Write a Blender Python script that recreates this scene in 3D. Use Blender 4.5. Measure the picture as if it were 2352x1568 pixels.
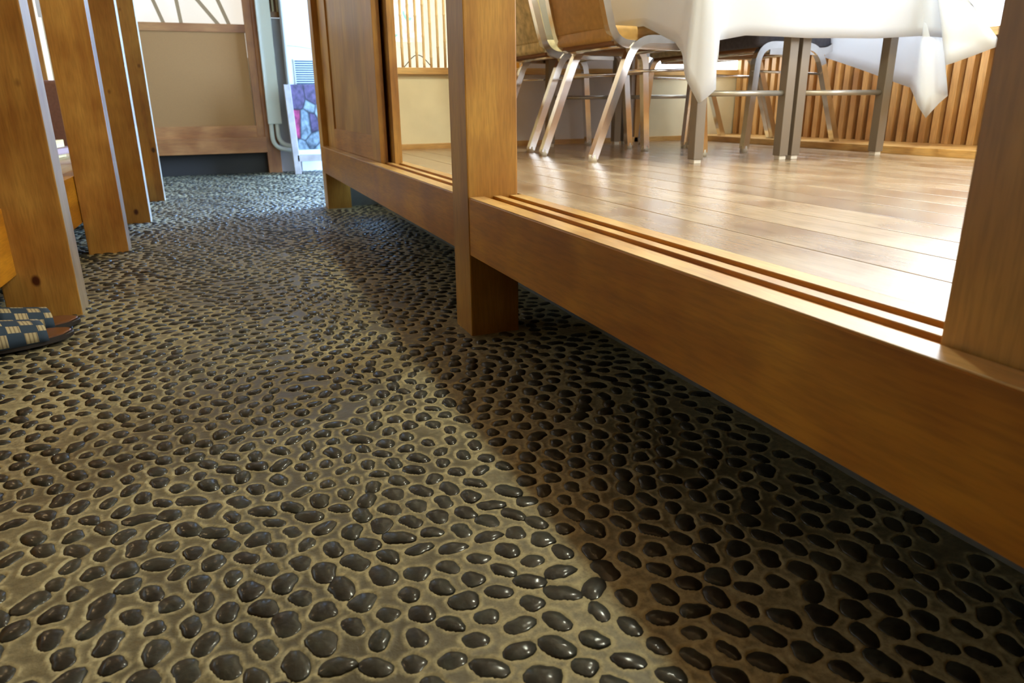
import bpy, bmesh, math, random
import numpy as np
from mathutils import Vector, Matrix, kdtree
random.seed(7); rng = np.random.default_rng(11)
for o in list(bpy.data.objects): bpy.data.objects.remove(o)
S = bpy.context.scene; COL = S.collection
PI = math.pi

# ---------------------------------------------------------------- camera
def camera():
    p, y, r = math.radians(18.30), math.radians(21.63), math.radians(-.667)
    fwd = Vector((math.sin(y)*math.cos(p), math.cos(y)*math.cos(p), -math.sin(p)))
    right = Vector((math.cos(y), -math.sin(y), 0)); up = right.cross(fwd)
    r2 = right*math.cos(r) + up*math.sin(r); u2 = -right*math.sin(r) + up*math.cos(r)
    M = Matrix((r2, u2, -fwd)).transposed().to_4x4(); M.translation = Vector((0, 0, .52))
    cd = bpy.data.cameras.new('camera'); cd.sensor_width = 36; cd.lens = 36*1651/2352
    cd.clip_start = .02; cd.dof.use_dof = True; cd.dof.focus_distance = 1.25; cd.dof.aperture_fstop = 8.5
    c = bpy.data.objects.new('camera', cd); c.matrix_world = M; COL.objects.link(c); S.camera = c
camera()
S.view_settings.view_transform = 'Standard'; S.view_settings.look = 'None'
S.view_settings.gamma = 1; S.view_settings.use_curve_mapping = False
S.view_settings.exposure = 0.0
W = bpy.data.worlds.new('world'); S.world = W; W.use_nodes = True
W.node_tree.nodes['Background'].inputs[0].default_value = (.75, .88, 1, 1)
W.node_tree.nodes['Background'].inputs[1].default_value = 1.0

def lamp(name, loc, power, col, size=.07):
    l = bpy.data.lights.new(name, 'POINT'); l.energy = power; l.color = col; l.shadow_soft_size = size
    o = bpy.data.objects.new(name, l); o.location = loc; COL.objects.link(o)
def area(name, loc, rot, sx, sy, power, col):
    l = bpy.data.lights.new(name, 'AREA'); l.shape = 'RECTANGLE'; l.size = sx; l.size_y = sy
    l.energy = power; l.color = col
    o = bpy.data.objects.new(name, l); o.location = loc; o.rotation_euler = rot; COL.objects.link(o)
# lamps hanging in the dining room (their light passes over the sill onto the stones)
lamp('room_lamp_light', (1.42, .7, 2.05), 78, (.97, 1, .80))
lamp('room_lamp_light.001', (1.42, 2.0, 2.05), 78, (.97, 1, .80))
# lamps of the seating platform on the left
lamp('platform_lamp_light', (-1.35, 3.2, 2.0), 9, (1, .66, .32), .09)
lamp('platform_lamp_light.001', (-1.35, 4.5, 2.0), 8, (1, .66, .32), .09)
lamp('passage_warm_fill', (-.25, 5.3, 2.3), 5, (1, .60, .24))  # added warm fill for the partition, no lamp known here
# daylight: windows of the room, glazed door of the far passage; then added fills
area('window_daylight', (2.64, 1.5, 1.35), (0, math.radians(90), 0), 1.2, 3.2, 20, (.82, .91, 1))
area('far_door_daylight', (3.15, 5.45, 1.25), (0, math.radians(90), 0), 2.0, 1.7, 1250, (.27, .50, 1))
area('rear_warm_fill', (.0, -1.3, 1.6), (math.radians(-78), 0, PI), 1.2, 1.4, .25, (1, .85, .6))  # soft ambient fill added behind the camera, not a real opening
area('platform_side_fill', (-2.4, 4.0, 1.4), (0, math.radians(-90), 0), 1.2, 2.2, 7, (1, .93, .8))  # fill added to light the platform, the left wall has no window

# ---------------------------------------------------------------- materials
def newmat(name):
    m = bpy.data.materials.new(name); m.use_nodes = True
    nt = m.node_tree; return m, nt, nt.nodes['Principled BSDF']
def N(nt, t, **k):
    n = nt.nodes.new(t)
    for a, b in k.items(): setattr(n, a, b)
    return n
def ramp(nt, fac, stops):
    r = N(nt, 'ShaderNodeValToRGB'); e = r.color_ramp.elements
    while len(e) < len(stops): e.new(.5)
    for i, (p, c) in enumerate(stops): e[i].position = p; e[i].color = (*c, 1)
    nt.links.new(fac, r.inputs[0]); return r.outputs[0]
def mixc(nt, fac, a, b, mode='MIX'):
    m = N(nt, 'ShaderNodeMix', data_type='RGBA', blend_type=mode)
    for s, v in ((0, fac), (6, a), (7, b)):
        if hasattr(v, 'is_linked') or hasattr(v, 'links'): nt.links.new(v, m.inputs[s])
        elif isinstance(v, tuple): m.inputs[s].default_value = (*v, 1)
        else: m.inputs[s].default_value = v
    return m.outputs[2]
def plain(name, col, rough=.5, metal=0, noise=0, scale=20, bump=0, coat=0, trans=0):
    m, nt, b = newmat(name)
    b.inputs['Base Color'].default_value = (*col, 1); b.inputs['Roughness'].default_value = rough
    b.inputs['Metallic'].default_value = metal; b.inputs['Coat Weight'].default_value = coat
    if noise or bump:
        tc = N(nt, 'ShaderNodeTexCoord'); n = N(nt, 'ShaderNodeTexNoise'); n.inputs['Scale'].default_value = scale
        n.inputs['Detail'].default_value = 5; nt.links.new(tc.outputs['Object'], n.inputs['Vector'])
        if noise:
            c = ramp(nt, n.outputs[0], [(.3, tuple(x*(1-noise) for x in col)), (.7, tuple(min(1, x*(1+noise)) for x in col))])
            nt.links.new(c, b.inputs['Base Color'])
        if bump:
            bp = N(nt, 'ShaderNodeBump'); bp.inputs['Strength'].default_value = bump; bp.inputs['Distance'].default_value = .004
            nt.links.new(n.outputs[0], bp.inputs['Height']); nt.links.new(bp.outputs[0], b.inputs['Normal'])
    return m
def wood(name, c0, c1, axis, rough=.38, knots=0., var=.25, spread=10, coat=.08, gloss=0):
    m, nt, b = newmat(name)
    tc = N(nt, 'ShaderNodeTexCoord'); oi = N(nt, 'ShaderNodeObjectInfo')
    off = N(nt, 'ShaderNodeVectorMath', operation='SCALE'); off.inputs[0].default_value = (7.1, 3.7, 9.3)
    nt.links.new(oi.outputs['Random'], off.inputs['Scale'])
    ad = N(nt, 'ShaderNodeVectorMath', operation='ADD')
    nt.links.new(tc.outputs['Object'], ad.inputs[0]); nt.links.new(off.outputs[0], ad.inputs[1])
    mp = N(nt, 'ShaderNodeMapping'); s = [spread]*3; s['xyz'.index(axis)] = .9
    mp.inputs['Scale'].default_value = s; nt.links.new(ad.outputs[0], mp.inputs[0])
    n1 = N(nt, 'ShaderNodeTexNoise'); n1.inputs['Scale'].default_value = 2.2; n1.inputs['Detail'].default_value = 3
    n1.inputs['Distortion'].default_value = .8; nt.links.new(mp.outputs[0], n1.inputs['Vector'])
    n2 = N(nt, 'ShaderNodeTexNoise'); n2.inputs['Scale'].default_value = 22; n2.inputs['Detail'].default_value = 3
    nt.links.new(mp.outputs[0], n2.inputs['Vector'])
    c = ramp(nt, n1.outputs[0], [(.3, c0), (.68, c1)])
    g = ramp(nt, n2.outputs[0], [(.35, (1-var,)*3), (.6, (1, 1, 1))])
    c = mixc(nt, .8, c, g, 'MULTIPLY')
    # broad handling wear / tone
    n3 = N(nt, 'ShaderNodeTexNoise'); n3.inputs['Scale'].default_value = 5; nt.links.new(ad.outputs[0], n3.inputs['Vector'])
    w = ramp(nt, n3.outputs[0], [(.33, (.66, .54, .45)), (.62, (1.0, 1.0, 1.0))]); c = mixc(nt, .9, c, w, 'MULTIPLY')
    # piece to piece tone
    pv = N(nt, 'ShaderNodeMapRange'); pv.inputs[3].default_value = .86; pv.inputs[4].default_value = 1.08
    nt.links.new(oi.outputs['Random'], pv.inputs[0])
    hs = N(nt, 'ShaderNodeHueSaturation'); nt.links.new(c, hs.inputs['Color']); nt.links.new(pv.outputs[0], hs.inputs['Value']); c = hs.outputs[0]
    if knots:
        mk = N(nt, 'ShaderNodeMapping'); ks = [10.]*3; ks['xyz'.index(axis)] = 7.; ks[1] = 1.2; mk.inputs['Scale'].default_value = ks
        nt.links.new(ad.outputs[0], mk.inputs[0])
        v = N(nt, 'ShaderNodeTexVoronoi'); v.inputs['Scale'].default_value = 1.; nt.links.new(mk.outputs[0], v.inputs['Vector'])
        k = ramp(nt, v.outputs['Distance'], [(0, (.12, .05, .03)), (knots*.55, (.2, .08, .04)), (knots, (1, 1, 1))])
        c = mixc(nt, 1., c, k, 'MULTIPLY')
    nt.links.new(c, b.inputs['Base Color'])
    rr = N(nt, 'ShaderNodeMapRange'); rr.inputs[3].default_value = rough*.8; rr.inputs[4].default_value = rough*1.25
    nt.links.new(n3.outputs[0], rr.inputs[0]); nt.links.new(rr.outputs[0], b.inputs['Roughness'])
    b.inputs['Coat Weight'].default_value = coat; b.inputs['Coat Roughness'].default_value = .25
    bp = N(nt, 'ShaderNodeBump'); bp.inputs['Strength'].default_value = .12 + gloss; bp.inputs['Distance'].default_value = .001
    nt.links.new(n2.outputs[0], bp.inputs['Height']); nt.links.new(bp.outputs[0], b.inputs['Normal'])
    return m
def glow(name, col, strength):
    m, nt, b = newmat(name); b.inputs['Base Color'].default_value = (.35, .35, .35, 1)
    b.inputs['Emission Color'].default_value = (*col, 1); b.inputs['Emission Strength'].default_value = strength
    return m
OR0, OR1 = (.42, .165, .008), (.58, .255, .014)
M = {}
for ax in 'xyz':
    M['wood_'+ax] = wood('varnished_cedar_'+ax, OR0, OR1, ax)
    M['gold_'+ax] = wood('pale_cypress_'+ax, (.62, .36, .11), (.78, .52, .20), ax, .3)
M['post'] = wood('post_cedar', (.37, .16, .030), (.52, .27, .055), 'z', .36, knots=.13)
M['part_x'] = wood('partition_rail_wood', (.34, .12, .028), (.44, .175, .042), 'x', .5)
M['part_z'] = wood('partition_post_wood', (.34, .12, .028), (.44, .175, .042), 'z', .5)
M['door'] = wood('door_cedar', (.40, .19, .030), (.52, .27, .050), 'z', .4)
M['doorrail'] = wood('door_rail_cedar', (.40, .165, .028), (.52, .235, .045), 'y', .4)
M['plank'] = wood('floor_plank', (.40, .29, .175), (.51, .395, .26), 'y', .23, coat=.35, var=.2, spread=8)
M['slat'] = wood('slat_wood', (.55, .30, .10), (.74, .45, .17), 'z', .45)
M['bar'] = plain('brown_bar', (.26, .14, .05), .6)
M['daylit_face'] = wood('daylit_post_face', (.33, .26, .165), (.42, .34, .22), 'z', .35)  # post wood lightened, daylight put into its colour
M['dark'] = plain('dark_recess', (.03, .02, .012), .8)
M['slatback'] = plain('slat_backing', (.22, .10, .035), .7)
M['cream'] = plain('cream_plaster', (.72, .66, .46), .85, noise=.05, scale=9, bump=.1)
M['grey_plaster'] = plain('grey_plaster', (.62, .59, .60), .85, noise=.05, scale=9, bump=.1)
M['ceiling'] = plain('ceiling_board', (.22, .13, .06), .8)
M['kick'] = plain('grey_concrete', (.12, .125, .12), .85, noise=.15, scale=30, bump=.3)
M['weave'] = plain('woven_panel', (.30, .125, .026), .7, noise=.08, scale=300, bump=.1)
M['chrome'] = plain('chrome', (.78, .76, .74), .16, 1, noise=.06, scale=25)
M['steel'] = plain('brown_grey_steel', (.24, .20, .155), .38, .25)
M['steel_tube'] = plain('grey_steel_tube', (.45, .42, .36), .35, .6)
M['cap'] = plain('white_plastic_cap', (.75, .72, .64), .5)
M['tan'] = plain('tan_vinyl', (.42, .25, .075), .5, noise=.12, scale=45, bump=.25)
M['tan2'] = plain('patterned_cushion', (.50, .44, .26), .7, noise=.35, scale=30, bump=.3)
M['navyseat'] = plain('dark_seat', (.10, .10, .13), .6, noise=.2, scale=60)
M['brownpad'] = plain('brown_velour', (.24, .115, .075), .8, noise=.1, scale=80)
M['white'] = plain('white_enamel', (.62, .62, .60), .4)
M['whitewood'] = plain('weathered_white_board', (.34, .27, .22), .6, noise=.3, scale=9, bump=.2)
M['tube'] = plain('ivory_plastic', (.58, .54, .43), .5)
M['black'] = plain('black_cable', (.02, .02, .02), .5)
M['paper'] = glow('lit_shoji_paper', (.82, .91, 1.0), 7)
M['paper_warm'] = glow('lit_warm_paper', (1, .93, .80), .82)
M['paper_pale'] = glow('lit_pale_paper', (1, .97, .90), 1.15)
M['bamboo'] = plain('dry_bamboo', (.78, .62, .34), .4, noise=.12, scale=12)
def cloth_mat():
    m, nt, b = newmat('white_tablecloth'); b.inputs['Base Color'].default_value = (.80, .84, .90, 1)
    b.inputs['Roughness'].default_value = .55; b.inputs['Subsurface Weight'].default_value = 0
    tl = N(nt, 'ShaderNodeBsdfTranslucent'); tl.inputs[0].default_value = (.85, .88, .92, 1)
    mx = N(nt, 'ShaderNodeMixShader'); mx.inputs[0].default_value = .45
    out = [n for n in nt.nodes if n.type == 'OUTPUT_MATERIAL'][0]
    nt.links.new(b.outputs[0], mx.inputs[1]); nt.links.new(tl.outputs[0], mx.inputs[2]); nt.links.new(mx.outputs[0], out.inputs[0])
    return m
M['cloth'] = cloth_mat()
def pebble_mat():
    m, nt, b = newmat('river_pebble')
    g = N(nt, 'ShaderNodeNewGeometry')
    n = N(nt, 'ShaderNodeTexNoise'); n.inputs['Scale'].default_value = 24; n.inputs['Detail'].default_value = 2
    nt.links.new(g.outputs['Position'], n.inputs['Vector'])
    c = ramp(nt, n.outputs[0], [(.32, (.014, .011, .007)), (.5, (.020, .019, .013)), (.66, (.028, .031, .024))])
    n2 = N(nt, 'ShaderNodeTexNoise'); n2.inputs['Scale'].default_value = 150; n2.inputs['Detail'].default_value = 4
    nt.links.new(g.outputs['Position'], n2.inputs['Vector'])
    c2 = ramp(nt, n2.outputs[0], [(.35, (.7, .7, .7)), (.7, (1.25, 1.2, 1.1))]); c = mixc(nt, 1., c, c2, 'MULTIPLY')
    # dried dirt film in walked patches
    n3 = N(nt, 'ShaderNodeTexNoise'); n3.inputs['Scale'].default_value = 3.; n3.inputs['Detail'].default_value = 2
    nt.links.new(g.outputs['Position'], n3.inputs['Vector'])
    f = ramp(nt, n3.outputs[0], [(.48, (0, 0, 0)), (.68, (.45, .45, .45))])
    c = mixc(nt, f, c, (.060, .052, .027))
    nt.links.new(c, b.inputs['Base Color'])
    b.inputs['Specular IOR Level'].default_value = .22; b.inputs['Coat Weight'].default_value = .38; b.inputs['Coat Roughness'].default_value = .16
    r = N(nt, 'ShaderNodeMapRange'); r.inputs[3].default_value = .45; r.inputs[4].default_value = .7
    nt.links.new(n2.outputs[0], r.inputs[0]); nt.links.new(r.outputs[0], b.inputs['Roughness'])
    bp = N(nt, 'ShaderNodeBump'); bp.inputs['Strength'].default_value = .5; bp.inputs['Distance'].default_value = .002
    nt.links.new(n2.outputs[0], bp.inputs['Height']); nt.links.new(bp.outputs[0], b.inputs['Normal'])
    return m
M['pebble'] = pebble_mat()
def mortar_mat():
    m, nt, b = newmat('stone_mortar')
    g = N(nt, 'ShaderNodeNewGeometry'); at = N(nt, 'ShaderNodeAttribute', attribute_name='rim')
    n = N(nt, 'ShaderNodeTexNoise'); n.inputs['Scale'].default_value = 1.9; n.inputs['Detail'].default_value = 6; n.inputs['Roughness'].default_value = .65
    nt.links.new(g.outputs['Position'], n.inputs['Vector'])
    n2 = N(nt, 'ShaderNodeTexNoise'); n2.inputs['Scale'].default_value = 70; n2.inputs['Detail'].default_value = 6; n2.inputs['Roughness'].default_value = .7
    nt.links.new(g.outputs['Position'], n2.inputs['Vector'])
    dirt = (.066, .055, .026)
    clean = ramp(nt, n2.outputs[0], [(.3, (.19, .155, .075)), (.7, (.42, .365, .20))])
    sx = N(nt, 'ShaderNodeSeparateXYZ'); nt.links.new(g.outputs['Position'], sx.inputs[0])
    def mth(op, a, b):
        k = N(nt, 'ShaderNodeMath', operation=op)
        for i, v in enumerate((a, b)):
            if isinstance(v, (int, float)): k.inputs[i].default_value = v
            else: nt.links.new(v, k.inputs[i])
        return k.outputs[0]
    # the walked middle of the passage is dirtier than its sides
    lane = mth('MULTIPLY', mth('ABSOLUTE', mth('SUBTRACT', sx.outputs[0], .03), 0.), .62)
    nn = mth('ADD', n.outputs[0], mth('MINIMUM', lane, .22))
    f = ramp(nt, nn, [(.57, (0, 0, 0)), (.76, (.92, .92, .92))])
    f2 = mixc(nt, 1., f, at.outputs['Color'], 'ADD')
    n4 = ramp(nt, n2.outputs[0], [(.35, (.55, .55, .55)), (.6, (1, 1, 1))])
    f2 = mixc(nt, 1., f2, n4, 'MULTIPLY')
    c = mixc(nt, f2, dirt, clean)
    nt.links.new(c, b.inputs['Base Color'])
    rr = ramp(nt, f2, [(0, (.38,)*3), (1, (.7,)*3)]); nt.links.new(rr, b.inputs['Roughness'])
    bp = N(nt, 'ShaderNodeBump'); bp.inputs['Strength'].default_value = .5; bp.inputs['Distance'].default_value = .003
    nt.links.new(n2.outputs[0], bp.inputs['Height']); nt.links.new(bp.outputs[0], b.inputs['Normal'])
    return m
M['mortar'] = mortar_mat()

# ---------------------------------------------------------------- mesh helpers
def link(name, me, mat, parent=None, smooth=False):
    if mat: me.materials.append(mat)
    if smooth:
        me.polygons.foreach_set('use_smooth', [True]*len(me.polygons))
    o = bpy.data.objects.new(name, me); COL.objects.link(o)
    if parent: o.parent = parent
    return o
def fin(name, bm, mat, parent=None, smooth=False):
    bmesh.ops.recalc_face_normals(bm, faces=bm.faces)
    me = bpy.data.meshes.new(name); bm.to_mesh(me); bm.free(); return link(name, me, mat, parent, smooth)
def abox(bm, x0, x1, y0, y1, z0, z1, bev=0, rz=0):
    r = bmesh.ops.create_cube(bm, size=1)
    for v in r['verts']:
        v.co = Vector(((x0+x1)/2+v.co.x*(x1-x0), (y0+y1)/2+v.co.y*(y1-y0), (z0+z1)/2+v.co.z*(z1-z0)))
    if bev:
        es = {e for v in r['verts'] for e in v.link_edges}
        bmesh.ops.bevel(bm, geom=list(es), offset=bev, segments=2, profile=.6, affect='EDGES')
def box(name, x0, x1, y0, y1, z0, z1, mat, parent=None, bev=.0015):
    bm = bmesh.new(); abox(bm, x0, x1, y0, y1, z0, z1, bev); return fin(name, bm, mat, parent)
def tube(bm, pts, r, n=8, square=False, cap=True, radii=None):
    pts = [Vector(p) for p in pts]
    if square: n = 4
    rings = []; prev = None
    for i, p in enumerate(pts):
        t = (pts[min(i+1, len(pts)-1)] - pts[max(i-1, 0)]).normalized()
        ref = Vector((0, 1, 0)) if abs(t.y) < .9 else Vector((1, 0, 0))
        a = (ref - t*ref.dot(t)).normalized() if prev is None else (prev - t*prev.dot(t)).normalized()
        prev = a; b = t.cross(a); rr = radii[i] if radii else r; ring = []
        for k in range(n):
            an = 2*PI*k/n + (PI/4 if square else 0); q = rr*(1.4142 if square else 1)
            ring.append(bm.verts.new(p + a*math.cos(an)*q + b*math.sin(an)*q))
        rings.append(ring)
    for A, B in zip(rings, rings[1:]):
        for k in range(n): bm.faces.new((A[k], A[(k+1) % n], B[(k+1) % n], B[k]))
    if cap: bm.faces.new(rings[0][::-1]); bm.faces.new(rings[-1])
def arc(pts, r=.04, n=5):
    """round the corners of a polyline"""
    P = [Vector(p) for p in pts]; out = [P[0]]
    for a, b, c in zip(P, P[1:], P[2:]):
        d1 = (a-b); d2 = (c-b); q = min(r, d1.length*.48, d2.length*.48)
        s = b + d1.normalized()*q; e = b + d2.normalized()*q
        for i in range(n+1):
            t = i/n; out.append(s*(1-t)**2 + b*2*t*(1-t) + e*t*t)
    out.append(P[-1]); return out
def tag(o, label=None, cat=None, group=None, kind=None):
    if label: o['label'] = label
    if cat: o['category'] = cat
    if group: o['group'] = group
    if kind: o['kind'] = kind
    return o
def empty(name, loc=(0, 0, 0), rz=0):
    o = bpy.data.objects.new(name, None); COL.objects.link(o); o.location = loc; o.rotation_euler = (0, 0, rz)
    o.empty_display_size = .1; return o
def copy_tree(o, parent=None):
    c = o.copy(); COL.objects.link(c); c.parent = parent
    for ch in list(o.children): copy_tree(ch, c)
    return c
ZF = .322     # raised floor
ZL = .288     # left platform

# ================================================================= SETTING
fl = box('floor', -3, 3.2, -1.6, 7.4, -.12, -.014, M['kick'], bev=0); tag(fl, kind='structure')
# ---- pebbles set in mortar
NV = 14; VAR = []
for i in range(NV):
    asp = random.uniform(1.12, 1.65)
    co = [(k, random.uniform(.02, .15)/(k-1)**.8, random.uniform(0, 2*PI)) for k in (2, 3, 4, 5)]
    VAR.append((asp, co, random.uniform(.85, 1.2), random.uniform(-.28, .28), random.uniform(-.28, .28)))
def outline(v, th):
    asp, co, h, tx, ty = VAR[v]
    r = 1+sum(a*np.cos(k*th+ph) for k, a, ph in co)
    a, b = math.sqrt(asp), 1/math.sqrt(asp)
    return r*(a*b)/np.sqrt((b*np.cos(th))**2+(a*np.sin(th))**2)
def unit_pebble(v, seg, rings):
    """unit-radius pebble: dome vertices and faces"""
    asp, co, h, tx, ty = VAR[v]; V = []; F = []
    th = np.linspace(0, 2*PI, seg, endpoint=False); R = outline(v, th)
    V.append((0, 0, .21*h))
    rr = np.random.default_rng(v)
    for t in rings:
        z = .21*h*(1-t**3.)
        if t >= 1: z = -.22
        for a, r in zip(th, R):
            tt = min(t, 1.0)
            x, y = r*tt*math.cos(a), r*tt*math.sin(a)
            zz = z + (0 if t >= 1 else (tx*x+ty*y)*.28*(1-t**3)+rr.uniform(-.025, .025)*(t < .9))
            V.append((x, y, zz))
    for k in range(seg): F.append((0, 1+k, 1+(k+1) % seg))
    for i in range(len(rings)-1):
        a, b = 1+i*seg, 1+(i+1)*seg
        for k in range(seg): F.append((a+k, b+k, b+(k+1) % seg, a+(k+1) % seg))
    return np.array(V), F
X0, X1, Y0, Y1 = -.86, 1.05, .22, 6.5
pitch = .0405; P = []
row = 0; y = Y0
while y < Y1:
    x = X0+(pitch/2 if row % 2 else 0)
    while x < X1:
        P.append((x+rng.uniform(-.4, .4)*pitch, y+rng.uniform(-.4, .4)*pitch)); x += pitch
    y += pitch*.866; row += 1
P = np.array(P); P = P[rng.random(len(P)) > .03]
for it in range(7):
    kd = kdtree.KDTree(len(P))
    for i, p in enumerate(P): kd.insert((p[0], p[1], 0), i)
    kd.balance(); Q = P.copy()
    for i, p in enumerate(P):
        for co, j, d in kd.find_n((p[0], p[1], 0), 5)[1:]:
            if d < pitch*.97 and d > 1e-6: Q[i] += (p-P[j])/d*(pitch*.97-d)*.3
    P = Q
kd = kdtree.KDTree(len(P))
for i, p in enumerate(P): kd.insert((p[0], p[1], 0), i)
kd.balance()
PB = []
def solid(x, y):   # where posts stand
    for a, b, c, d in ((.505, .635, 1.535, 1.66), (.51, .65, 3.9, 4.06)):
        if a-.012 < x < b+.012 and c-.012 < y < d+.012: return True
    return x > .79 and y < 4.0
for i, p in enumerate(P):
    if solid(p[0], p[1]): continue
    ds = [d for _, _, d in kd.find_n((p[0], p[1], 0), 6)[1:]]
    m = sum(ds[:4])/4
    r = min(.0205, max(.0105, m*.43*rng.uniform(.78, 1.10)))
    base = math.radians(58) if p[0] < .15 else math.radians(118)
    ang = base+.9*math.sin(p[0]*5+p[1]*2.3)+rng.normal(0, .45)
    PB.append((p[0], p[1], r, ang, int(rng.integers(NV)), rng.uniform(.75, 1.2)))
# mortar surface with a raised meniscus round every pebble
def mortar_patch(y0, y1, step):
    nx = int((X1-X0)/step)+1; ny = int(round((y1-y0)/step))+1
    gx = np.linspace(X0, X1, nx); gy = np.linspace(y0, y1, ny)
    H = np.full((ny, nx), 9.0)
    for (px, py, r, an, v, hs) in PB:
        if py < y0-.05 or py > y1+.05: continue
        w = r*2.1
        i0, i1 = np.searchsorted(gx, [px-w, px+w]); j0, j1 = np.searchsorted(gy, [py-w, py+w])
        if i1 <= i0 or j1 <= j0: continue
        dx = gx[i0:i1][None, :]-px; dy = gy[j0:j1][:, None]-py
        th = np.arctan2(dy, dx)-an; d = (np.hypot(dx, dy)-r*outline(v, th))
        H[j0:j1, i0:i1] = np.minimum(H[j0:j1, i0:i1], d)
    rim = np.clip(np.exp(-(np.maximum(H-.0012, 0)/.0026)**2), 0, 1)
    q = np.clip((H+.0035)/.0045, 0, 1); q = q*q*(3-2*q)
    z = -.0028+.0036*q-.0010*np.clip(H/.006, 0, 1)
    zx = np.sin(gx[None, :]*31+gy[:, None]*17)*.0006+np.sin(gx[None, :]*-13+gy[:, None]*41)*.0006
    XX, YY = np.meshgrid(gx, gy)
    V = np.stack([XX, YY, z+zx], -1).reshape(-1, 3)
    idx = np.arange(nx*ny).reshape(ny, nx)
    Q = np.stack([idx[:-1, :-1], idx[:-1, 1:], idx[1:, 1:], idx[1:, :-1]], -1).reshape(-1, 4)
    me = bpy.data.meshes.new('mortar'); me.vertices.add(len(V)); me.vertices.foreach_set('co', V.ravel())
    me.loops.add(Q.size); me.loops.foreach_set('vertex_index', Q.ravel().astype(np.int32))
    me.polygons.add(len(Q)); me.polygons.foreach_set('loop_start', np.arange(0, Q.size, 4, dtype=np.int32))
    me.polygons.foreach_set('loop_total', np.full(len(Q), 4, dtype=np.int32)); me.update(calc_edges=True)
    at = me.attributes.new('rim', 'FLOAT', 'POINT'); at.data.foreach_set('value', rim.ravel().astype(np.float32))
    return link('mortar', me, M['mortar'], fl, True)
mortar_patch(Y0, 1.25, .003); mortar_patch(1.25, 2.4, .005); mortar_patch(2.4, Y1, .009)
# the 300 largest in view are parts, the others one part
cf = Vector((math.sin(math.radians(21.63)), math.cos(math.radians(21.63)), 0))
def vis(p):
    v = Vector((p[0], p[1], -.52)); f = Vector((cf.x*math.cos(.3194), cf.y*math.cos(.3194), -math.sin(.3194)))
    r = Vector((cf.y, -cf.x, 0)); u = r.cross(f); d = v.dot(f)
    return d if d > 0 and abs(v.dot(r)/d*1651) < 1190 and -v.dot(u)/d*1651 < 800 else 99
order = sorted(PB, key=vis); near, far = order[:300], order[300:]
hi = []
for v in range(NV):
    V, F = unit_pebble(v, 16, (.4, .7, .88, .97, 1.0)); me = bpy.data.meshes.new('pebble')
    me.from_pydata([tuple(q) for q in V], [], F); me.materials.append(M['pebble'])
    me.polygons.foreach_set('use_smooth', [True]*len(me.polygons)); hi.append(me)
for (px, py, r, an, v, hs) in near:
    o = bpy.data.objects.new('pebble', hi[v]); COL.objects.link(o); o.parent = fl
    o.location = (px, py, -.0005); o.rotation_euler = (0, 0, an); o.scale = (r, r, r*hs)
VV = []; FF = []; base = 0
lo = [unit_pebble(v, 11, (.5, .84, 1.0)) for v in range(NV)]
for (px, py, r, an, v, hs) in far:
    V, F = lo[v]; c, s = math.cos(an), math.sin(an)
    VV.append(np.stack([px+r*(V[:, 0]*c-V[:, 1]*s), py+r*(V[:, 0]*s+V[:, 1]*c), V[:, 2]*r*hs-.0005], -1))
    FF += [tuple(base+q for q in f) for f in F]; base += len(V)
me = bpy.data.meshes.new('pebbles'); me.from_pydata(np.concatenate(VV).tolist(), [], FF)
tag(link('pebbles', me, M['pebble'], fl, True), kind='stuff')

# ---- raised dining room on the right
rf = box('floor_raised', .64, 2.76, -.9, 3.44, .25, .300, M['dark'], bev=0); tag(rf, kind='structure')
struct0 = box('wall_under_floor', .645, .86, 4.0, 4.04, -.02, .30, M['kick'], bev=0); tag(struct0, kind='structure')
x = .642; k = 0
while x < 2.40:
    w = .1135; x1 = min(x+w, 2.405)
    box('plank', x+.0013, x1-.0013, -.9, 3.39, .300, ZF, M['plank'], rf, .0012); x += w; k += 1
box('floor_border', 2.405, 2.70, -.9, 3.39, .300, .350, M['gold_y'], rf, .003)
kw = box('wall_under_floor', .80, .86, -.9, 4.0, -.02, .26, M['kick']); tag(kw, kind='structure')
XB = .511; BEN = 3.935
def sill(name, y0, y1, lab):
    root = empty(name, (XB, y0, 0)); L = y1-y0
    tag(root, lab, 'sill')
    # beam with two sliding-door grooves
    prof = [(0, .193), (0, ZF-.002), (.002, ZF), (.037, ZF), (.037, ZF-.005), (.058, ZF-.005), (.058, ZF), (.077, ZF),
            (.077, ZF-.005), (.098, ZF-.005), (.098, ZF), (.130, ZF), (.130, .193)]
    bm = bmesh.new(); A = [bm.verts.new((a, 0, z)) for a, z in prof]; B = [bm.verts.new((a, L, z)) for a, z in prof]
    n = len(prof)
    for i in range(n): bm.faces.new((A[i], A[(i+1) % n], B[(i+1) % n], B[i]))
    bm.faces.new(A[::-1]); bm.faces.new(B)
    fin('beam', bm, M['wood_y'], root)
    # pale track boards on the top face
    for a, b in ((.0015, .0365), (.0585, .0765), (.0985, .129)):
        box('track_strip', a, b, .001, L-.001, ZF-.001, ZF+.0012, M['gold_y'], root, .0005)
    return root
sill('door_sill', 1.656, BEN, 'far sill beam with door tracks between end post and centre post')
sill('door_sill', -.9, 1.540, 'long near sill beam with door tracks right of the centre post')
def post(x0, x1, y0, y1, lab, mat=None, h=2.5, group=None):
    o = box('wooden_post', x0, x1, y0, y1, -.01, h, mat or M['post'], bev=.003)
    if group:   # daylight on the passage side is painted in as a paler wood
        o.data.materials.append(M['daylit_face'])
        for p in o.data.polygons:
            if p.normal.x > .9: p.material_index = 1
    return tag(o, lab, 'post', group)
post(.509, .629, 1.540, 1.656, 'square orange wooden post standing at centre between the two sill beams', wood('centre_post_wood', (.46, .22, .035), (.58, .31, .055), 'z', .36))
post(.522, .645, 3.935, 4.05, 'wooden end post at the far corner of the dining room', M['door'])
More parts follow.
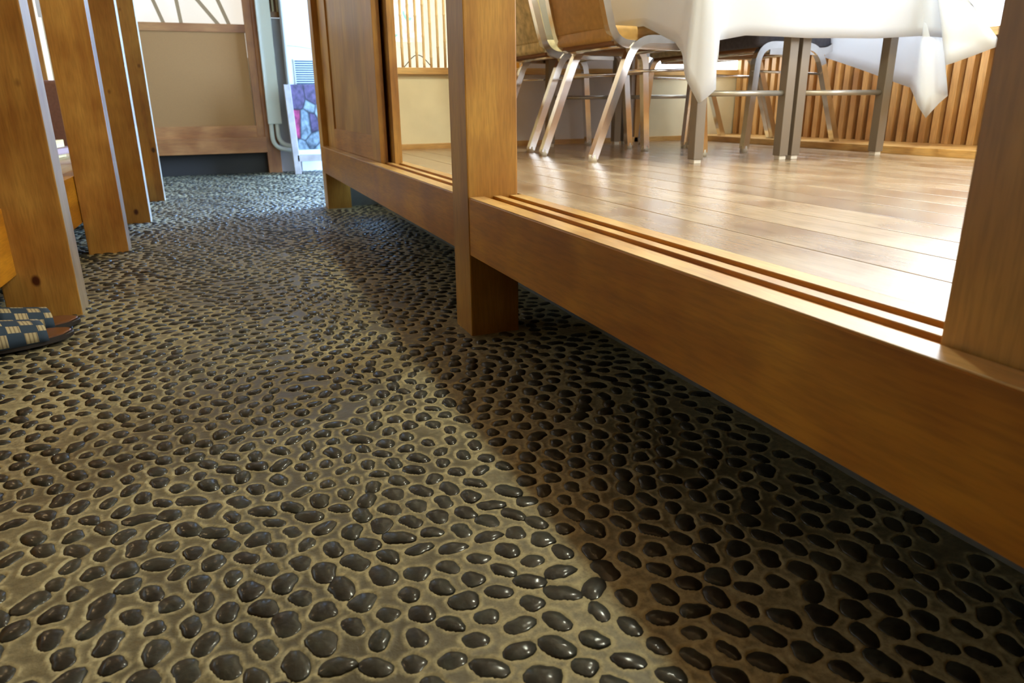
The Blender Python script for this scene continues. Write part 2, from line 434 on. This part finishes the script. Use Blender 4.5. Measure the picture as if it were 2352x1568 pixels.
# left row of posts: right front corner px positions
LP = [(-.381, 2.137, .168, .105, 'nearest and widest knotty post of the left row, slippers at its foot'),
      (-.352, 3.06, .135, .10, 'second knotty post of the left row counted from the camera'),
      (-.327, 3.85, .130, .09, 'third knotty post of the left row with a white lit side'),
      (-.309, 4.72, .125, .09, 'farthest post of the left row beside the woven partition')]
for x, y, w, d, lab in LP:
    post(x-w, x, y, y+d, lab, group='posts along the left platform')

# sliding doors
def door_leaf(x0, y0, y1, lab, sr=.14, sl=.23, th=.027, top=2.0):
    root = empty('sliding_door', (x0, y0, ZF-.004)); L = y1-y0; H = top-ZF
    tag(root, lab, 'door')
    box('stile', 0, th, 0, sr, 0, H, M['door'], root, .0012)
    box('stile', 0, th, L-sl, L, 0, H, M['door'], root, .0012)
    box('rail', 0.0004, th-.0004, sr, L-sl, 0, .095, M['doorrail'], root, .0012)
    box('rail', 0.0004, th-.0004, sr, L-sl, H-.09, H, M['doorrail'], root, .0012)
    box('panel', .008, th-.008, sr-.005, L-sl+.005, .09, H-.085, M['door'], root, 0)
    return root
door_leaf(.552, 2.655, BEN-.004, 'front sliding door panel of the far bay, recessed wooden panel')
door_leaf(.5915, 2.60, BEN-.03, 'rear sliding door whose edge shows behind the front door panel', sr=.10)
door_leaf(.552, -.75, .404, 'dark brown sliding door at the right edge of the photo', sr=.14, sl=.16)
hd = box('trim_1', .511, .64, -.9, 3.935, 2.0, 2.14, M['wood_y']); tag(hd, kind='structure')

# walls of the dining room
def struct(o): return tag(o, kind='structure')
YB = 3.40
wb = struct(box('wall_back', .64, 1.36, YB, YB+.06, ZF, .652, M['cream'], bev=0))
wb2 = struct(box('wall_back', 1.36, 2.045, YB, YB+.06, ZF, .652, M['grey_plaster'], bev=0))
wb3 = struct(box('wall_back', 2.115, 2.76, YB, YB+.06, ZF, .652, M['cream'], bev=0))
wb4 = struct(box('wall_back', 1.36, 2.045, YB+.01, YB+.06, .68, 2.5, M['grey_plaster'], bev=0))
wb5 = struct(box('wall_back', .64, 2.76, YB, YB+.06, 1.9, 2.5, M['cream'], bev=0))
struct(box('baseboard_back', .645, 2.67, YB-.012, YB, ZF, .347, M['gold_x']))
struct(box('trim_2', .64, 2.76, YB-.02, YB+.06, .651, .680, M['gold_x']))
struct(box('trim_3', 2.045, 2.115, YB-.012, YB+.06, ZF, 2.5, M['gold_z']))
struct(box('trim_4', 1.33, 1.40, YB-.01, YB+.06, .68, 1.9, M['wood_z']))
w2 = struct(box('window_1', .64, 1.36, YB+.16, YB+.17, .68, 1.9, M['paper_pale'], bev=0))
# bamboo lattice
bl = empty('bamboo_lattice', (.66, YB+.02, .68)); tag(bl, 'row of slim vertical bamboo poles above the cream wall', 'lattice')
for i in range(20):
    bm = bmesh.new(); x = .012+i*.0335; r0 = .0062; z = 0; pts = []; rad = []
    ph = random.uniform(.02, .12); lean = random.uniform(-.004, .004)
    zz = 0
    while zz < 1.2:
        pts += [(x+lean*zz, 0, zz)]; rad += [r0]
        nx = ph if zz == 0 else zz+random.uniform(.10, .15)
        nx = min(nx, 1.22)
        pts += [(x+lean*nx, 0, nx-.004), (x+lean*nx, 0, nx), (x+lean*nx, 0, nx+.004)]; rad += [r0, r0*1.28, r0]
        zz = nx+.006
    tube(bm, pts, r0, 8, radii=rad); fin('bamboo_pole', bm, M['bamboo'], bl, True)
# poster and cables behind the lattice
def poster_mat():
    m, nt, b = newmat('pastel_print'); tc = N(nt, 'ShaderNodeTexCoord'); mp = N(nt, 'ShaderNodeMapping')
    mp.inputs['Scale'].default_value = (9, 9, 9); nt.links.new(tc.outputs['Object'], mp.inputs[0])
    v = N(nt, 'ShaderNodeTexNoise'); v.inputs['Scale'].default_value = 1.3; v.inputs['Distortion'].default_value = 1.5
    nt.links.new(mp.outputs[0], v.inputs['Vector'])
    c = ramp(nt, v.outputs[0], [(.36, (.25, .62, .62)), (.44, (.85, .93, .95)), (.56, (.92, .92, .92)), (.62, (.9, .55, .55)), (.68, (.9, .85, .85))])
    nt.links.new(c, b.inputs['Base Color']); nt.links.new(c, b.inputs['Emission Color']); b.inputs['Emission Strength'].default_value = .9
    return m
o = box('poster', .66, .97, YB+.150, YB+.156, .80, 1.25, poster_mat(), bev=0); tag(o, 'backlit pastel poster seen behind the bamboo poles', 'poster')
bm = bmesh.new(); tube(bm, [(.70+.012*i, YB+.10, .705+.035*math.sin(i*.38+.5)+.0*i) for i in range(28)], .0022, 6)
tag(fin('cable', bm, M['black'], None, True), 'thin black cable looping behind the bamboo poles', 'cable')
# right wall with low slats and window above
struct(box('wall_right', 2.707, 2.76, -.9, YB+.06, ZF, .74, M['slatback'], bev=0))
struct(box('wall_right', 2.707, 2.76, -.9, YB+.06, 1.95, 2.5, M['cream'], bev=0))
struct(box('trim_5', 2.65, 2.76, -.9, YB, .735, .765, M['gold_y']))
sp = empty('slatted_dado', (2.67, -.1, .35)); tag(sp, 'low wall panel of upright wooden slats under the dining room window', 'panel')
y = .9
while y < YB-.02:
    box('slat', 0, .035, y+.1, y+.1+.029, 0, .385, M['slat'], sp, .0015); y += .0535
wr = struct(box('window_2', 2.73, 2.74, -.6, YB-.02, .765, 1.95, M['paper'], bev=0))
for y in np.arange(-.6, YB, .40): box('window_bar', 2.70, 2.73, y, y+.022, .765, 1.95, M['gold_z'], wr)
for z in (1.05, 1.35, 1.65): box('window_bar', 2.71, 2.73, -.6, YB-.02, z, z+.015, M['gold_y'], wr)
w3 = struct(box('window_3', 2.115, 2.74, YB+.04, YB+.05, .68, 1.9, M['paper'], bev=0))
# shell
struct(box('ceiling', -3, 3.2, -1.6, 7.4, 2.5, 2.6, M['ceiling'], bev=0))
struct(box('wall_rear', -3, 3.2, -1.6, -1.5, 0, 2.5, M['ceiling'], bev=0))
struct(box('wall_left', -2.6, -2.5, -1.6, 7.4, 0, 2.5, M['cream'], bev=0))
struct(box('wall_side', .64, 2.76, -.96, -.9, 0, 2.5, M['cream'], bev=0))
struct(box('wall_passage', .645, 3.2, 3.56, 3.62, .29, 2.5, M['cream'], bev=0))

# ---- platform on the left (turned slightly like the photo)
pl = empty('seating_platform', (-.513, 2.0, 0), math.radians(-1.3))
tag(pl, 'low wooden seating platform behind the left row of posts', 'platform')
box('front_beam', -.06, 0, -3.0, 3.2, .118, ZL, M['wood_y'], pl, .003)
box('deck', -1.9, -.06, -3.0, 3.2, .24, ZL-.002, M['gold_y'], pl, .002)
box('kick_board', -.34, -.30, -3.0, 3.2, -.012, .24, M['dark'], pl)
# legless seat on the platform
zs = empty('legless_chair', (-.655, 4.42, ZL), math.radians(-8)); tag(zs, 'brown padded legless chair on the left platform between two posts', 'chair')
bm = bmesh.new(); abox(bm, -.42, 0, 0, .045, .02, .37, .02); fin('backrest', bm, M['brownpad'], zs, True)
box('seat', -.42, 0, -.40, 0, .02, .05, M['brownpad'], zs, .008)
box('side_board', -.075, -.045, -.20, -.06, 0, .085, M['gold_y'], zs, .004)
struct(box('trim_6', -.93, -.861, 5.20, 5.28, ZL, 2.5, M['post'], bev=.002))
ws = struct(box('window_4', -.861, -.836, 5.22, 5.235, ZL, 2.5, M['paper_pale'], bev=0))
struct(box('wall_side', -2.5, -.93, 5.22, 5.28, ZL, 2.5, M['cream'], bev=0))
struct(box('wall_side', -.836, -.45, 5.22, 5.28, ZL, 2.5, M['cream'], bev=0))
nt_ = box('paper_notice', -.846, -.775, 5.19, 5.194, 1.02, 1.32, M['white'], bev=0); tag(nt_, 'white paper sheet hanging behind the left posts', 'paper')

# ---- far partition
YP = 6.40
pt = empty('partition', (0, YP, 0)); tag(pt, 'wooden partition with woven panel at the far end of the passage', 'partition')
box('top_rail', -.9, .40, 0, .05, 1.067, 1.126, M['part_x'], pt)
box('woven_panel', -.9, .33, .012, .03, .37, 1.07, M['weave'], pt, 0)
box('lower_rail', -.9, .40, 0, .05, .285, .377, M['part_x'], pt)
box('bottom_board', -.9, .40, -.045, .05, .165, .287, M['part_x'], pt, .003)
box('stile', .335, .40, -.004, .055, .28, 2.5, M['part_z'], pt)
box('post', .395, .50, -.02, .08, -.01, 2.5, M['part_z'], pt, .003)
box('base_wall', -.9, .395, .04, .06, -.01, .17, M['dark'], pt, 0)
for xb, xt, w in ((-.46, -.62, .02), (-.237, -.29, .021), (-.115, -.128, .021), (.148, .02, .021), (.225, .165, .021)):
    bm = bmesh.new(); k = (xt-xb)/.17
    tube(bm, [(xb+.0, .02, 1.12), (xb+k*1.38, .02, 2.5)], w*.62, square=True)
    fin('branch_bar', bm, M['bamboo'] if xb < -.4 else M['bar'], pt)
struct(box('window_5', -.9, .40, YP+.25, YP+.26, .9, 2.5, M['paper_warm'], bev=0))
struct(box('wall_far', .50, 3.2, YP+.04, YP+.1, .0, 1.18, M['grey_plaster'], bev=0))
struct(box('wall_far', .66, 3.2, YP+.04, YP+.1, 1.18, 2.5, M['white'], bev=0))
struct(box('wall_far', -3, .5, YP+.5, YP+.56, 0, 2.5, M['cream'], bev=0))
struct(box('far_fill_panel', 1.10, 2.7, YP+.02, YP+.035, .25, 2.1, glow('far_fill_glow', (.33, .60, 1), 5), bev=0))  # unseen glowing panel added for bluish glints on the far pebbles
struct(box('trim_7', .50, .645, YP+.02, YP+.05, 1.185, 1.225, M['wood_x']))
struct(box('trim_8', .635, .665, YP-.02, YP+.05, 0, 2.5, M['whitewood']))
bs = empty('slat_window', (.5, YP+.03, 1.225)); tag(bs, 'narrow window with pale upright slats behind the pipe cover', 'window')
for i in range(4): box('slat', .02+i*.034, .036+i*.034, 0, .015, 0, 1.2, M['bamboo'], bs)
box('backing', 0, .14, .03, .04, 0, 1.2, M['slatback'], bs, 0)
# pipe cover + pipes
pc = empty('pipe_cover', (.425, YP-.03, .385)); tag(pc, 'long beige pipe cover running down to two bent pipes', 'pipe cover')
box('cover', 0, .105, -.055, 0, 0, 2.1, M['tube'], pc, .006)
for dx in (.022, .068):
    bm = bmesh.new(); tube(bm, arc([(dx, -.03, .02), (dx, -.03, -.20+dx*.6), (.30, -.045, -.235+dx*.6)], .09, 8), .018, 10)
    fin('pipe', bm, M['tube'], pc, True)
# white floor-standing unit
ac = empty('air_conditioner', (.60, 6.22, 0)); tag(ac, 'tall white floor-standing air conditioner with a louvred grille', 'air conditioner')
box('body', 0, .42, 0, .16, .24, 1.9, M['white'], ac, .012)
gr = box('grille', .055, .40, -.006, 0, .665, .87, M['white'], ac, .002)
for i in range(11):
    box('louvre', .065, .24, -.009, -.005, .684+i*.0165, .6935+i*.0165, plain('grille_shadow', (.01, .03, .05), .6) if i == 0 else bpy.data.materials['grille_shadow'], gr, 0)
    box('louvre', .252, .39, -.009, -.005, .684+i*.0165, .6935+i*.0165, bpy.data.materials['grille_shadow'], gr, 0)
bm = bmesh.new(); tube(bm, [(.02+.03*i, -.012, .965-.004*(i*.5)**1.5) for i in range(12)], .0015, 5); fin('cord', bm, M['black'], ac, True)
# stand with a stone-print panel
def stone_print():
    m, nt, b = newmat('stone_print'); tc = N(nt, 'ShaderNodeTexCoord'); mp = N(nt, 'ShaderNodeMapping'); mp.inputs['Scale'].default_value = (8, 1, 5.5)
    mp.inputs['Rotation'].default_value = (0, .5, 0)
    nt.links.new(tc.outputs['Object'], mp.inputs[0]); v = N(nt, 'ShaderNodeTexVoronoi'); v.inputs['Scale'].default_value = 1.1
    nt.links.new(mp.outputs[0], v.inputs['Vector']); sp_ = N(nt, 'ShaderNodeSeparateColor'); nt.links.new(v.outputs['Color'], sp_.inputs[0])
    c = ramp(nt, sp_.outputs[0], [(.0, (.17, .21, .22)), (.35, (.08, .05, .10)), (.5, (.22, .26, .26)), (.68, (.30, .03, .09)), (.9, (.2, .24, .24))])
    c.node.color_ramp.interpolation = 'CONSTANT'
    n = N(nt, 'ShaderNodeTexNoise'); n.inputs['Scale'].default_value = 4; n.inputs['Detail'].default_value = 6; nt.links.new(mp.outputs[0], n.inputs['Vector'])
    g = ramp(nt, n.outputs[0], [(.35, (.45, .45, .5)), (.65, (1.3, 1.3, 1.3))]); c = mixc(nt, 1., c, g, 'MULTIPLY')
    e = N(nt, 'ShaderNodeTexVoronoi', feature='DISTANCE_TO_EDGE'); e.inputs['Scale'].default_value = 1.1; nt.links.new(mp.outputs[0], e.inputs['Vector'])
    k = ramp(nt, e.outputs[0], [(0, (.1, .1, .13)), (.07, (1, 1, 1))]); c = mixc(nt, 1., c, k, 'MULTIPLY')
    nt.links.new(c, b.inputs['Base Color']); b.inputs['Roughness'].default_value = .35; return m
st = empty('low_stand', (.555, 6.12, 0)); tag(st, 'low whitish stand with a purple and grey stone-print front, below the air conditioner', 'stand')
bm = bmesh.new(); abox(bm, 0, .05, 0, .05, 0, .68, .003)
for v in bm.verts: v.co.x += (.68-v.co.z)*.03
fin('leg', bm, M['whitewood'], st)
box('front_panel', .05, .50, .012, .03, .19, .68, stone_print(), st, 0)
box('shelf', .05, .50, .005, .12, .15, .188, M['white'], st, .002)
box('rail', .05, .50, 0, .03, .098, .148, M['whitewood'], st, .002)
box('leg', .46, .50, 0, .04, 0, .10, M['whitewood'], st)

# ================================================================= FURNITURE
def make_chair(loc, rz, label, seatmat, backmat, w=.37):
    root = empty('dining_chair', loc, rz); tag(root, label, 'chair', 'metal dining chairs around the table')
    h = w/2
    for s in (-1, 1):
        bm = bmesh.new()
        tube(bm, arc([(0, s*h, .012), (.155, s*h, .405), (.455, s*(h-.01), .408), (.49, s*h, .012)], .075, 7), .0135, square=True)
        lf = fin('side_frame', bm, M['chrome'], root)
        for fx in (0, .49):
            bm = bmesh.new(); bmesh.ops.create_cone(bm, cap_ends=True, segments=12, radius1=.016, radius2=.014, depth=.024)
            bmesh.ops.translate(bm, verts=bm.verts, vec=(fx, s*h, .012)); fin('foot_cap', bm, M['cap'], lf, True)
        bm = bmesh.new(); tube(bm, [(.115, s*(h-.006), .30), (.478, s*(h-.006), .31)], .005, 8); fin('stretcher', bm, M['chrome'], root, True)
        bm = bmesh.new()
        tube(bm, arc([(-.055, s*(h-.02), .86), (.035, s*(h-.004), .52), (.075, s*(h-.004), .388), (.40, s*(h-.015), .385)], .085, 7), .0135, square=True)
        fin('back_tube', bm, M['chrome'], root)
    bm = bmesh.new(); tube(bm, arc([(-.055, -(h-.02), .855), (-.06, -(h-.03), .875), (-.06, h-.03, .875), (-.055, h-.02, .855)], .02, 4), .0135, square=True)
    fin('back_tube', bm, M['chrome'], root)
    for x, z in ((.14, .387), (.40, .387)):
        bm = bmesh.new(); tube(bm, [(x, -h+.01, z), (x, h-.01, z)], .009, 8); fin('cross_bar', bm, M['chrome'], root, True)
    # seat cushion: rounded pad with a bellied top
    bm = bmesh.new(); abox(bm, .055, .47, -h+.002, h-.002, .398, .448, .014)
    fin('seat', bm, seatmat, root, True)
    bm = bmesh.new(); abox(bm, .075, .45, -h+.015, h-.015, .388, .399, 0); fin('seat_board', bm, M['slatback'], root)
    bm = bmesh.new(); abox(bm, -.014, .020, -h+.012, h-.012, 0, .385, .009)
    for v in bm.verts: v.co.x += .068-v.co.z*.27; v.co.z += .438
    fin('backrest', bm, backmat, root, True)
    for s in (-1, 1):
        bm = bmesh.new(); bmesh.ops.create_uvsphere(bm, u_segments=8, v_segments=6, radius=.008)
        bmesh.ops.translate(bm, verts=bm.verts, vec=(-.012, s*(h-.04), .66)); fin('rivet', bm, M['chrome'], root, True)
    return root
make_chair((1.222, 2.505, ZF), math.radians(4), 'tan vinyl chair with chrome legs nearest the camera, left of the table', M['tan'], M['tan'])
make_chair((1.245, 3.10, ZF), math.radians(2), 'second chrome chair behind the tan one with pale patterned cushion', M['tan2'], M['tan2'])
make_chair((2.49, 2.655, ZF), math.radians(181), 'chair with a dark seat across the table, close to the slatted wall', M['navyseat'], M['tan'])
make_chair((2.475, 3.035, ZF), math.radians(180), 'chair behind both tables with a patterned seat, nearest the back wall', M['tan2'], M['tan2'])

def make_table(x0, x1, y0, y1, label):
    root = empty('dining_table', (x0, y0, ZF)); tag(root, label, 'table'); X, Y = x1-x0, y1-y0; t = .036
    box('tabletop', -.02, X+.02, -.03, Y+.03, .675, .70, M['gold_y'], root, .003)
    for a in (0, X-t):
        for b in (0, Y-t):
            lg = box('leg', a, a+t, b, b+t, .014, .675, M['steel'], root, .002)
            box('foot_pad', a+.004, a+t-.004, b+.004, b+t-.004, 0, .014, M['cap'], lg, .002)
    for b in (t/2, Y-t/2):
        bm = bmesh.new(); tube(bm, [(t, b, .222), (X-t, b, .222)], .009, 12); fin('rung', bm, M['steel_tube'], root, True)
        box('apron', t, X-t, b-.01, b+.01, .63, .675, M['steel'], root)
    return root
make_table(1.475, 1.868, 2.06, 3.26, 'left of two narrow metal-legged tables pushed together under the white cloth')
make_table(1.884, 2.315, 2.06, 3.26, 'right of two narrow metal-legged tables pushed together under the white cloth')

def make_cloth():
    T = []; B = []   # (top point, bottom point)
    zt = 1.026
    def add(tx, ty, bx, by, bz, n): T.append((tx, ty, zt)); B.append((bx, by, bz, n))
    L, Rr, Nn, Ff = 1.44, 2.345, 2.02, 3.30
    add(L, Ff, L-.03, Ff, .78, 10); add(L, 2.8, L-.035, 2.8, .775, 8); add(L, 2.3, L-.03, 2.3, .765, 5)
    add(L, 2.12, 1.405, 2.10, .70, 4); add(L, 2.05, 1.392, 2.05, .655, 3); add(L, 2.03, 1.388, 2.01, .589, 4)
    add(L+.005, Nn, 1.425, 1.985, .513, 4); add(L+.03, Nn, 1.482, 1.982, .556, 4); add(L+.045, Nn, 1.490, 1.985, .64, 3)
    add(L+.06, Nn, 1.50, 1.998, .70, 3); add(L+.14, Nn, 1.60, 2.003, .716, 6); add(1.85, Nn, 1.85, 2.003, .713, 6); add(2.15, Nn, 2.15, 2.003, .718, 5)
    add(Rr-.03, Nn, 2.325, 2.00, .728, 3); add(Rr-.01, Nn, 2.345, 1.985, .728, 4); add(Rr, 2.01, 2.37, 1.80, .70, 4); add(Rr, 2.015, 2.376, 1.72, .68, 3)
    add(Rr, 2.02, 2.34, 1.78, .652, 3); add(Rr, 2.022, 2.30, 1.84, .625, 3); add(Rr, 2.024, 2.357, 1.87, .529, 3); add(Rr, 2.027, 2.327, 1.91, .456, 3)
    add(Rr, 2.03, 2.325, 1.95, .501, 3); add(Rr, 2.06, 2.40, 2.05, .56, 4)
    add(Rr, 2.26, 2.415, 2.24, .613, 4); add(Rr, 2.44, 2.41, 2.50, .688, 3); add(Rr, 2.54, 2.41, 2.53, .783, 5); add(Rr, 2.9, 2.40, 2.9, .783, 6); add(Rr, 3.23, 2.39, 3.24, .783, 3); add(Rr, Ff, 2.37, Ff, .70, 4)
    add(2.0, Ff, 2.0, Ff+.02, .74, 6); add(1.7, Ff, 1.7, Ff+.02, .73, 6)
    n = len(T); TT = []; BB = []
    for i in range(n):
        j = (i+1) % n; m = B[i][3]
        for k in range(m):
            t = k/m
            TT.append(Vector(T[i]).lerp(Vector(T[j]), t)); BB.append(Vector(B[i][:3]).lerp(Vector(B[j][:3]), t))
    m = len(TT); bm = bmesh.new(); R = 9; rows = []
    # outward normals for ripples
    for r in range(R+1):
        s = r/R; ring = []
        for i in range(m):
            a, b = TT[i], BB[i]; p = a.lerp(b, s)
            tan = (BB[(i+1) % m]-BB[i-1]); nrm = Vector((tan.y, -tan.x, 0));
            nrm = nrm.normalized() if nrm.length > 1e-5 else Vector()
            p = p + nrm*(math.sin(i*.9)*.003+math.sin(i*.37+1)*.005)*s + nrm*.006*math.sin(s*PI)
            if s == 0: p.z = zt
            ring.append(bm.verts.new(p))
        rows.append(ring)
    for A, C in zip(rows, rows[1:]):
        for i in range(m): bm.faces.new((A[i], A[(i+1) % m], C[(i+1) % m], C[i]))
    bm.faces.new(rows[0])
    o = fin('tablecloth', bm, M['cloth'], None, True)
    md = o.modifiers.new('thick', 'SOLIDIFY'); md.thickness = .0012
    tag(o, 'white tablecloth with hanging corners draped over both dining tables', 'tablecloth')
make_cloth()

# ---- slippers at the foot of the first left post
def slipper_mat():
    m, nt, b = newmat('navy_block_fabric'); tc = N(nt, 'ShaderNodeTexCoord')
    sx = N(nt, 'ShaderNodeSeparateXYZ'); nt.links.new(tc.outputs['UV'], sx.inputs[0])
    ck = N(nt, 'ShaderNodeTexChecker'); ck.inputs['Scale'].default_value = 1.; nt.links.new(tc.outputs['UV'], ck.inputs['Vector'])
    ck.inputs['Color1'].default_value = (1, 1, 1, 1); ck.inputs['Color2'].default_value = (0, 0, 0, 1)
    wv = N(nt, 'ShaderNodeTexWave', bands_direction='X'); wv.inputs['Scale'].default_value = 1.2; nt.links.new(tc.outputs['UV'], wv.inputs['Vector'])
    st_ = ramp(nt, wv.outputs[0], [(.1, (.20, .155, .085)), (.5, (.38, .31, .17))])
    def mth(op, a, b):
        k = N(nt, 'ShaderNodeMath', operation=op)
        for i, v in enumerate((a, b)):
            if isinstance(v, (int, float)): k.inputs[i].default_value = v
            else: nt.links.new(v, k.inputs[i])
        return k.outputs[0]
    fac = ck.outputs['Fac']
    for q in (0, 1):
        d = mth('ABSOLUTE', mth('SUBTRACT', mth('FRACT', sx.outputs[q], 0.), .5), 0.)
        fac = mth('MULTIPLY', fac, mth('LESS_THAN', d, .43))
    c = mixc(nt, fac, (.018, .036, .060), st_); nt.links.new(c, b.inputs['Base Color']); b.inputs['Roughness'].default_value = .85
    return m
SM = slipper_mat(); SOLE = plain('dark_sole', (.02, .015, .012), .5); INS = plain('brown_leather_insole', (.14, .055, .02), .35, noise=.2, scale=25)
def slipper(loc, rz, label):
    root = empty('slipper', loc, rz); tag(root, label, 'slipper', 'pair of slippers by the first post')
    def solepts(grow=0):
        P = []
        for i in range(40):
            t = 2*PI*i/40; x = .135*math.cos(t); w = .050 if x > 0 else .041
            w = .048+.010*math.cos(t)-.004*math.cos(2*t)
            P.append((x*(1+grow*6), w*math.sin(t)*(1+grow*14)))
        return P
    def slab(name, z0, z1, grow, mat):
        bm = bmesh.new(); a = [bm.verts.new((x, y, z0)) for x, y in solepts(grow)]; b = [bm.verts.new((x, y, z1)) for x, y in solepts(grow)]
        for i in range(40): bm.faces.new((a[i], a[(i+1) % 40], b[(i+1) % 40], b[i]))
        bm.faces.new(a[::-1]); bm.faces.new(b); bmesh.ops.bevel(bm, geom=[e for e in bm.edges if abs(e.verts[0].co.z-e.verts[1].co.z) < 1e-6], offset=.002, segments=1, affect='EDGES')
        return fin(name, bm, mat, root)
    slab('sole', .004, .016, .0, SOLE); slab('insole', .016, .020, -.006, INS)
    # arched band
    bm = bmesh.new(); uv = bm.loops.layers.uv.new('UVMap'); nu, nv = 8, 16; g = []
    for i in range(nu+1):
        x = -.035+.105*i/nu; hh = .058-.020*i/nu; w = .056-.002*i/nu; r = []
        for j in range(nv+1):
            a = PI*j/nv
            r.append((bm.verts.new((x, w*math.copysign(abs(math.cos(a))**.75, math.cos(a)), .013+hh*math.sin(a)**.7)), i/nu*3.6, j/nv*6))
        g.append(r)
    for i in range(nu):
        for j in range(nv):
            q = (g[i][j], g[i+1][j], g[i+1][j+1], g[i][j+1]); f = bm.faces.new([c[0] for c in q])
            for l, c in zip(f.loops, q): l[uv].uv = (c[1], c[2])
    o = fin('band', bm, SM, root, True); md = o.modifiers.new('t', 'SOLIDIFY'); md.thickness = .003
    return root
slipper((-.492, 1.865, .004), math.radians(24), 'near slipper of the pair, navy band with cream blocks')
slipper((-.497, 1.985, .004), math.radians(20), 'slipper of the pair closer to the post, navy band with cream blocks')
